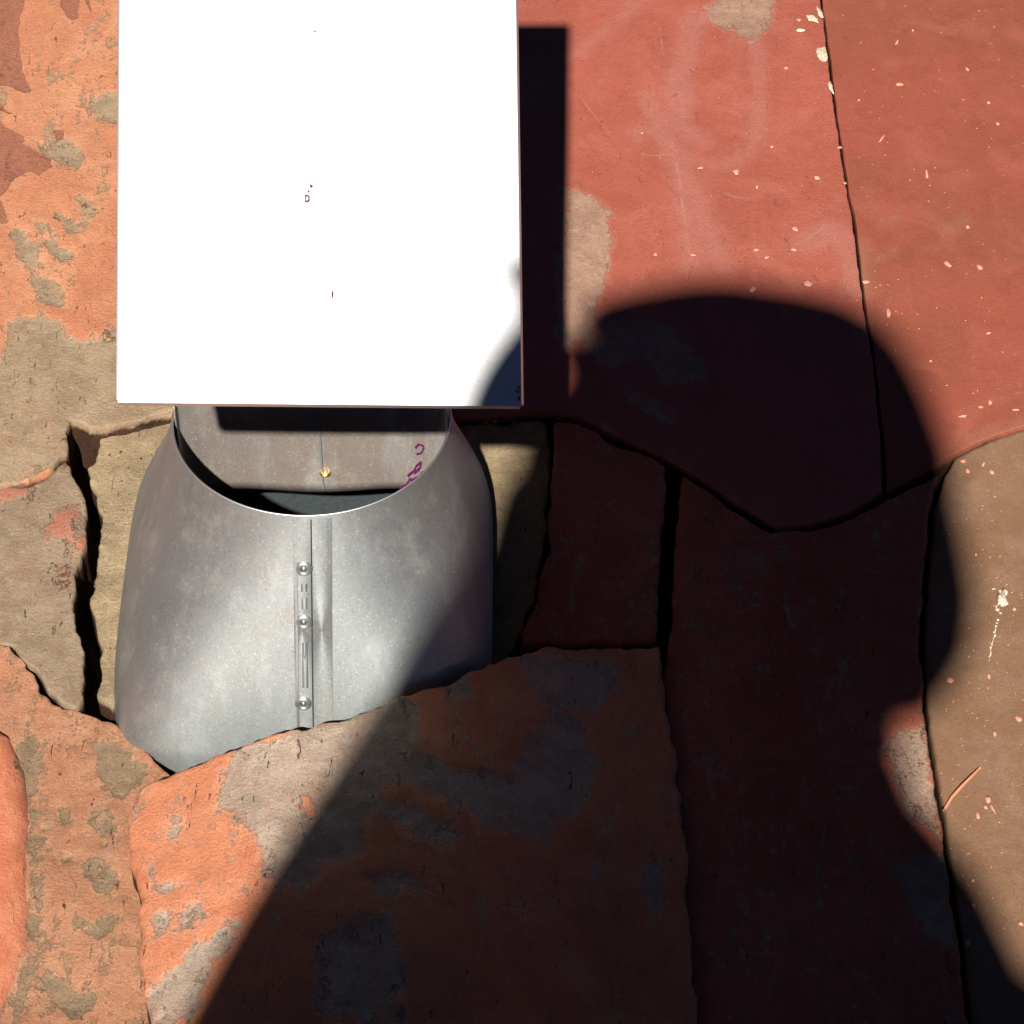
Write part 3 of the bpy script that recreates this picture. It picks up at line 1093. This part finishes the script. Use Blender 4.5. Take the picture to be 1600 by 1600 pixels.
parts = []
pit = P2([(158, 676), (206, 668), (268, 655), (400, 664), (850, 655), (862, 700), (852, 830), (834, 930), (812, 990), (176, 1104), (160, 1050), (142, 935), (150, 880), (156, 840), (136, 728)], -.004)
for _ in range(420):
    x = random.uniform(-.34, .06); y = random.uniform(-.22, .10)
    if sd_poly(np.array([[x, y]]), pit)[0] < .001: continue
    r = random.choice((.0005, .0007, .0009, .0012, .0019))*random.uniform(.7, 1.2)
    V, F = [], []
    N = 6
    for lev, s_ in ((-.3, .8), (.4, 1.0), (1.0, .45)):
        for k in range(N):
            a = 2*math.pi*k/N
            j = random.uniform(.7, 1.2)*r*s_
            V.append(Vector((x+math.cos(a)*j, y+math.sin(a)*j*.8, -.003+lev*r)))
    for l in range(2):
        for k in range(N): F.append((l*N+k, l*N+(k+1) % N, (l+1)*N+(k+1) % N, (l+1)*N+k))
    F.append(tuple(2*N+k for k in range(N)))
    parts.append((V, F))
V, F = merge(parts)
tag(mesh_obj('loose_grit', V, F, M_tan, PAVE, smooth=False), kind='stuff')
parts = []
for _ in range(160):      # crumbs fallen into the dark crack on the left
    v = random.uniform(700, 1090); u = 138+random.uniform(-14, 14)
    p = at(u, v, -.05)
    r = random.uniform(.001, .0035)
    V, F = [], []
    N = 6
    for lev, s_ in ((-.3, .9), (.4, 1.0), (1.0, .5)):
        for k in range(N):
            a = 2*math.pi*k/N
            j = random.uniform(.7, 1.2)*r*s_
            V.append(Vector((p.x+math.cos(a)*j, p.y+math.sin(a)*j, -.049+lev*r)))
    for l in range(2):
        for k in range(N): F.append((l*N+k, l*N+(k+1) % N, (l+1)*N+(k+1) % N, (l+1)*N+k))
    F.append(tuple(2*N+k for k in range(N)))
    parts.append((V, F))
V, F = merge(parts)
tag(mesh_obj('crumbs', V, F, M_soil, PAVE, smooth=False), kind='stuff')
flags = [o for o in PAVE.children]
red, slate, brown = flags[5], flags[6], flags[7]
for (u, v, ru, rv, a) in [(1269, 28, 9, 9, .5), (1250, 47, 9, 3.5, 0), (1284, 82, 8, 14, .1), (1281, 20, 4, 12, .2), (1298, 135, 3, 13, .15)]:
    V, F = chip(u, v, ru, rv, .0075, .0010, a)
    mesh_obj('white_paint_chip', V, F, M_white, red)
parts = []
for (u, v, r) in [(1206, 229, 3), (1276, 277, 5), (1242, 357, 6), (1262, 443, 8), (1150, 268, 5), (1094, 262, 3), (1176, 452, 5), (1182, 390, 3.5), (1240, 390, 5), (1248, 31, 4), (1228, 106, 4), (1320, 286, 3), (1312, 230, 3), (1003, 208, 2), (1024, 397, 3), (1083, 398, 3), (1198, 402, 3), (1183, 292, 2.5)]:
    parts.append(chip(u, v, r, r*random.uniform(.6, 1.2), .0072, .0009, random.uniform(0, 3)))
for _ in range(60):
    u = random.uniform(900, 1350); v = random.uniform(0, 640)
    if u > 1275+v*.14: continue
    parts.append(chip(u, v, random.uniform(.5, 1.2), random.uniform(.5, 1.2), .0058, .0004, 0, 6))
V, F = merge(parts)
tag(mesh_obj('grit', V, F, M_pink, red), kind='stuff')
parts = []
for (u, v, ru, rv, a) in [(1405, 131, 6, 3, 0), (1480, 412, 5, 6, .4), (1531, 417, 5, 4, .7), (1388, 488, 4, 7, 0), (1448, 271, 2, 9, 0), (1378, 216, 2, 8, -.5), (1376, 352, 0, 0, 0), (1512, 354, 3, 3, 0), (1545, 160, 3, 3, 0), (1559, 193, 3, 3, 0), (1512, 108, 2, 4, .4), (1342, 156, 2, 2, 0), (1426, 47, 2, 2, 0), (1402, 65, 2, 6, -.3), (1353, 440, 6, 2.5, 0), (1545, 520, 4, 2, 0), (1547, 628, 3, 4, 0), (1532, 636, 5, 2, 0), (1505, 650, 8, 2, .3), (1587, 640, 6, 1.5, 0), (1454, 564, 3, 2, 0)]:
    if ru: parts.append(chip(u, v, ru, rv, .0040, .0009, a))
for _ in range(110):
    u = random.uniform(1300, 1600); v = random.uniform(0, 650)
    if u < 1300+v*.15: continue
    parts.append(chip(u, v, random.uniform(.5, 1.2), random.uniform(.5, 1.4), .0034, .0004, random.uniform(0, 3), 6))
V, F = merge(parts)
tag(mesh_obj('grit', V, F, M_pink, slate), kind='stuff')
parts = []
for (u, v, ru, rv, a) in [(1592, 1123, 5, 5, 0), (1554, 1146, 3, 4, 0), (1544, 1249, 4, 5, 0), (1540, 1261, 3, 3, 0), (1528, 1274, 3, 5, 0), (1551, 1263, 2, 7, .3), (1545, 1056, 3, 4, 0), (1585, 951, 3, 3, 0), (1537, 724, 2, 4, -.5), (1550, 737, 4, 3, 0), (1520, 1375, 2, 2, 0), (1525, 866, 2, 2, 0), (1595, 1443, 4, 3, 0), (1522, 1415, 2, 5, 0), (1513, 1472, 3, 5, -.4), (1485, 1062, 5, 4, 0), (1505, 720, 6, 2.5, .4), (1512, 735, 3, 5, .2)]:
    parts.append(chip(u, v, ru, rv, .0040, .0009, a))
for _ in range(150):
    u = random.uniform(1470, 1600); v = random.uniform(720, 1500)
    parts.append(chip(u, v, random.uniform(.5, 1.2), random.uniform(.5, 1.3), .0034, .0004, random.uniform(0, 3), 6))
V, F = merge(parts)
tag(mesh_obj('grit', V, F, M_white if False else M_pink, brown), kind='stuff')
# bird dropping with its runnel
parts = [chip(1566, 936, 7, 11, .0040, .0020, .1, 14), chip(1571, 925, 4, 6, .0042, .0016, 0)]
for _ in range(22):
    parts.append(chip(random.gauss(1566, 6), random.gauss(938, 10), random.uniform(1, 3), random.uniform(1, 3), .0037, .0005, 0, 7))
for k in range(14):
    t = k/13
    parts.append(chip(1559-14*t+random.uniform(-1, 1), 968+62*t, random.uniform(.8, 2.6)*(1-.4*t), random.uniform(1.5, 4), .0036, .0004, -.2, 8))
V, F = merge(parts)
tag(mesh_obj('bird_dropping', V, F, M_white), 'chalky white bird dropping with a thin runnel on the brown slate', 'bird dropping')

# dry needle
pts = [at(1475, 1266, .005), at(1487, 1246, .0065), at(1503, 1228, .0075), at(1518, 1213, .0075), at(1531, 1200, .0055)]
V, F = [], []
NS = 24
for i in range(NS+1):
    t = i/NS*(len(pts)-1); k = min(len(pts)-2, int(t)); f = t-k
    p = pts[k].lerp(pts[k+1], f)
    d = (pts[k+1]-pts[k]).normalized()
    sx_ = d.cross(Vector((0, 0, 1))).normalized(); sz = sx_.cross(d)
    r = .0011*(1-.4*abs(i/NS-.4))
    for q in range(8):
        a = 2*math.pi*q/8
        V.append(p+sx_*math.cos(a)*r+sz*math.sin(a)*r)
for i in range(NS):
    for q in range(8): F.append((i*8+q, i*8+(q+1) % 8, (i+1)*8+(q+1) % 8, (i+1)*8+q))
F += [tuple(range(8)), tuple(NS*8+q for q in range(7, -1, -1))]
tag(mesh_obj('dry_needle', V, F, M_needle), 'thin pinkish dry needle lying across the joint onto the brown slate', 'needle')

# ------------------------------------------------------------------ the photographer, standing between the sun and the paving
n = NT('dark_jacket_cloth'); n.link(n.mix(n.noise(50), (.012, .014, .02, 1), (.022, .024, .032, 1)), n.b.inputs['Base Color']); n.b.inputs['Roughness'].default_value = .95
M_jacket = n.m
n = NT('skin'); n.link(n.mix(n.noise(20), (.42, .24, .16, 1), (.36, .19, .13, 1)), n.b.inputs['Base Color']); n.b.inputs['Roughness'].default_value = .55
M_skin = n.m
n = NT('dark_hair'); n.link(n.mix(n.noise(120, vec=n.mapping((1, 1, .1))), (.012, .008, .006, 1), (.03, .018, .012, 1)), n.b.inputs['Base Color']); n.b.inputs['Roughness'].default_value = .6
M_hair = n.m
n = NT('denim'); n.link(n.mix(n.noise(80), (.03, .045, .09, 1), (.05, .07, .12, 1)), n.b.inputs['Base Color']); n.b.inputs['Roughness'].default_value = .9
M_denim = n.m
n = NT('black_plastic'); n.b.inputs['Base Color'].default_value = (.01, .01, .012, 1); n.b.inputs['Roughness'].default_value = .25
M_black = n.m


def sh(u, v, z):
    """point at height z whose shadow falls at picture position u, v"""
    S_ = at(u, v)
    return S_-L*(z/-L.z)


def skin_obj(name, joints, links, mat, parent=None, sub=2, root=0):
    me = bpy.data.meshes.new(name)
    me.from_pydata([tuple(j[0]) for j in joints], links, [])
    o = bpy.data.objects.new(name, me)
    COL.objects.link(o)
    md = o.modifiers.new('skin', 'SKIN')
    if not me.skin_vertices: 
        me.attributes.new if False else None
    for i, j in enumerate(joints):
        sv = me.skin_vertices[0].data[i]
        r = j[1]
        sv.radius = (r, r) if not isinstance(r, tuple) else r
        sv.use_root = (i == root)
    md.use_smooth_shade = True
    s2 = o.modifiers.new('sub', 'SUBSURF'); s2.levels = sub; s2.render_levels = sub
    me.materials.append(mat)
    if parent: o.parent = parent
    return o


HX = sh(1235, 1250, 1.5).x         # body line
BY = -1.80
person = bpy.data.objects.new('person', None)
COL.objects.link(person)
tag(person, 'person in a dark jacket with bobbed dark hair standing and holding a phone', 'person')
# key points
neck = sh(1225, 1180, 1.50)
headc = sh(1240, 760, 1.66)
shl = sh(830, 1270, 1.46)
shr = sh(1640, 1772, 1.35)
trap = sh(1385, 1640, 1.41)
chest = sh(1130, 1580, 1.36)
elb = sh(395, 1690, 1.14)
midf = sh(705, 1130, 1.36)
wri = sh(850, 880, 1.49)
cuff = sh(872, 720, 1.57)
han = sh(958, 590, 1.64)
elr = sh(1330, 1800, 1.12)
hanr = sh(1050, 872, 1.52)
pelvis = Vector((HX-.03, chest.y-.06, .93))
print('neck', neck, 'head', headc, 'chest', chest, 'elb', elb, 'han', han, 'shl', shl, 'shr', shr)
hipL = pelvis+Vector((-.10, 0, -.04)); hipR = pelvis+Vector((.10, 0, -.04))
kneeL = Vector((hipL.x-.02, hipL.y+.03, .50)); kneeR = Vector((hipR.x+.02, hipR.y+.01, .50))
ankL = Vector((kneeL.x, kneeL.y-.05, .09)); ankR = Vector((kneeR.x+.01, kneeR.y-.05, .09))
toeL = ankL+Vector((-.03, .17, -.055)); toeR = ankR+Vector((.03, .17, -.055))
head_up = Vector((0, .60, .80))
fwd = Vector((0, .80, -.60))
J = [(pelvis, (.15, .11)), (pelvis.lerp(chest, .5), (.14, .10)), (chest, (.125, .105)), (neck, .052), (headc-head_up*.04+fwd*.02, (.062, .07)), (headc+head_up*.04, (.075, .085)),
     (shl, .075), (shl.lerp(elb, .5), .055), (elb, .046), (midf, .034), (wri, .026), (han, (.044, .032)),
     (shr, .075), (shr.lerp(elr, .5), .055), (elr, .046), (elr.lerp(hanr, .55), .040), (hanr-(hanr-elr).normalized()*.07, .030), (hanr, (.036, .020)),
     (hipL, .09), (kneeL, .058), (ankL, .040), (toeL, .032), (hipR, .09), (kneeR, .058), (ankR, .040), (toeR, .032), (cuff, .036), (trap, .058)]
E = [(0, 1), (1, 2), (2, 3), (3, 4), (4, 5), (2, 6), (6, 7), (7, 8), (8, 9), (9, 10), (10, 26), (26, 11), (2, 27), (27, 12), (12, 13), (13, 14), (14, 15), (15, 16), (16, 17),
     (0, 18), (18, 19), (19, 20), (20, 21), (0, 22), (22, 23), (23, 24), (24, 25)]
# five fingers on each hand, closing towards the phone
for hi_, hp, ep, side in ((11, han, elb, 1), (17, hanr, elr, -1)):
    ax = (hp-(cuff if side == 1 else ep)).normalized()
    across = -ax.cross(FW).normalized()*side
    for f in range(5):
        if f < 4:
            b = hp+ax*.014+across*((.034 if side == 1 else .020)-.0165*f)
            l1 = (.042, .047, .044, .035)[f]
            d1 = (ax*.15+RT*side*.8-FW*.35).normalized()
            d2 = (-ax*.4+RT*side*.7-FW*.05).normalized()
            pts_ = [b, b+d1*l1, b+d1*l1+d2*.024, b+d1*l1+d2*.024+(d2-ax*.5)*.018]
            rr = (.0095, .0088, .0082, .0072)
        else:
            b = hp-ax*.015+across*(.022)
            d1 = (-ax*.3+RT*side*.8-FW*.1).normalized()
            pts_ = [b, b+d1*.035, b+d1*.035+(ax*.8+RT*side*.3)*.028]
            rr = (.011, .0098, .0085)
        pi = hi_
        for p_, r_ in zip(pts_, rr):
            J.append((p_, r_)); E.append((pi, len(J)-1)); pi = len(J)-1
body = skin_obj('body', J, E, M_skin, person, 2, 0)
# clothes follow the body
def loft(name, rings, mat, parent, N=32):
    """rings: (centre, half width, half depth, width dir, depth dir)"""
    V, F = [], []
    for c_, a, b, dx, dy in rings:
        for k in range(N):
            t = 2*math.pi*k/N
            V.append(c_+dx*(a*math.cos(t))+dy*(b*math.sin(t)))
    for j in range(len(rings)-1):
        for k in range(N):
            F.append((j*N+k, j*N+(k+1) % N, (j+1)*N+(k+1) % N, (j+1)*N+k))
    F.append(tuple(range(N-1, -1, -1)))
    F.append(tuple((len(rings)-1)*N+k for k in range(N)))
    return mesh_obj(name, V, F, mat, parent)


YD = Vector((0, 1, 0))
tc_ = chest+Vector((.0, 0, -.02))
rg = []
for z_, a_, b_ in [(.84, .185, .130), (.86, .192, .136), (.95, .185, .130), (1.08, .178, .124), (1.20, .185, .124), (1.30, .192, .120), (1.36, .185, .112), (1.41, .150, .098), (1.455, .100, .082), (1.50, .072, .068), (1.52, .066, .062)]:
    if z_ < tc_.z: c_ = pelvis.lerp(tc_, max(0, (z_-pelvis.z)/(tc_.z-pelvis.z)))
    else: c_ = tc_.lerp(neck, min(1, (z_-tc_.z)/(neck.z-tc_.z)))
    rg.append((Vector((c_.x, c_.y, z_)), a_, b_, RT, YD))
jacket = loft('jacket', rg, M_jacket, person)
col_ = tc_.lerp(neck, .55)
colR = tc_.lerp(neck, .62)+RT*.012
for ch in ([(col_, .070), (shl, .088), (shl.lerp(elb, .5), .070), (elb, .062), (midf, .050), (wri, .043), (cuff, .052)],
           [(colR, .090), (trap, .076), (shr, .090), (shr.lerp(elr, .5), .070), (elr, .062), (elr.lerp(hanr, .55), .055), (hanr-(hanr-elr).normalized()*.06, .045)]):
    skin_obj('sleeve', ch, [(k, k+1) for k in range(len(ch)-1)], M_jacket, jacket, 2, 0)
rg = [(pelvis+Vector((0, 0, dz)), a_, b_, RT, YD) for dz, a_, b_ in ((.04, .165, .115), (0, .175, .120), (-.06, .182, .122), (-.12, .175, .115), (-.16, .150, .10))]
trousers = loft('trousers', rg, M_denim, person)
for h_, k_, a_ in ((hipL, kneeL, ankL), (hipR, kneeR, ankR)):
    ch = [(h_+Vector((0, 0, -.03)), .088), (h_.lerp(k_, .5), .082), (k_, .068), (k_.lerp(a_, .5), .064), (a_, .056)]
    skin_obj('trouser_leg', ch, [(k, k+1) for k in range(len(ch)-1)], M_denim, trousers, 2, 0)
for a, b in ((ankL, toeL), (ankR, toeR)):
    skin_obj('shoe', [(a+Vector((0, -.03, -.045)), .044), (a.lerp(b, .5)+Vector((0, 0, -.012)), .046), (b+Vector((0, .02, 0)), .036)], [(0, 1), (1, 2)], M_black, person, 2, 0)


# hair: the bobbed outline whose shadow lies right of the middle
hp0 = []
pxm = 1/2200.0
for v, uc, hw, hd in [(447, 1110, 8, .01), (452, 1110, 60, .03), (462, 1112, 125, .04), (478, 1115, 185, .06), (510, 1128, 232, .08), (560, 1165, 235, .095), (630, 1212, 222, .103), (710, 1242, 222, .107), (790, 1248, 228, .107), (870, 1256, 236, .100), (950, 1262, 243, .095), (1030, 1258, 236, .09), (1085, 1246, 215, .085), (1120, 1240, 190, .07), (1132, 1236, 150, .05)]:
    # points on the head axis through headc whose shadow row is v
    t = 0
    lo, hi = -.35, .35
    for _ in range(40):
        mid = (lo+hi)/2
        p = headc+head_up*mid
        g = p+L*(p.z/-L.z)-C
        vv = 800-FPX*g.dot(UP)/g.dot(FW)
        if vv > v: lo = mid
        else: hi = mid
    c_ = headc+head_up*mid
    gx = at(uc, v).x
    sx_ = gx-L.x*(c_.z/-L.z)
    wpx = (at(uc, v)-C).dot(FW)/FPX
    hp0.append((Vector((sx_, c_.y, c_.z))-fwd*.015+head_up*.006+RT*.004, (hw+11)*wpx, hd*.95, RT, fwd))
hair = loft('hair', hp0, M_hair, person)
# nose and ears, eyes and mouth on the face side
fc = headc+fwd*.088
skin_obj('nose', [(fc+head_up*.012, .006), (fc+fwd*.018-head_up*.012, .011), (fc-head_up*.02+fwd*.002, .009)], [(0, 1), (1, 2)], M_skin, person, 1, 0)

# mass added round the neck to close light gaps in the cast shadow
sc_c = sh(1030, 1040, 1.53)
rg = []
for k, (dv, hw, hd) in enumerate([(-.115, .07, .05), (-.085, .10, .08), (-.05, .135, .10), (0, .150, .115), (.05, .160, .12), (.085, .13, .10), (.115, .09, .06)]):
    rg.append((sc_c-head_up*dv+Vector((.0, 0, 0)), hw, hd, RT, fwd))
loft('shadow_filler', rg, M_jacket, person)

# phone, just behind the lens position
ph = Matrix.Rotation(math.radians(-4), 3, FW)
px_x = ph@RT; px_y = ph@UP
pc = C-FW*.012-px_x*.052+px_y*.093
V = []
for dz in (-.004, .004):
    for (a, b) in ((-1, -1), (1, -1), (1, 1), (-1, 1)):
        for (ca, cb) in ((0, 1), (.5, .3), (1, 0)):
            rr = .008
            ca_, cb_ = (ca, cb) if (a*b) > 0 else (cb, ca)
            V.append(pc+px_x*(a*(.037-rr*(1-ca_ if True else 0)))+px_y*(b*(.078-rr*(1-cb_)))-FW*dz)
N = 12
F = [tuple(range(N)), tuple(range(2*N-1, N-1, -1))]+[(k, (k+1) % N, N+(k+1) % N, N+k) for k in range(N)]
phone = mesh_obj('phone', V, F, M_black, None, smooth=False)
tag(phone, 'black phone held up in both hands by the person', 'phone')
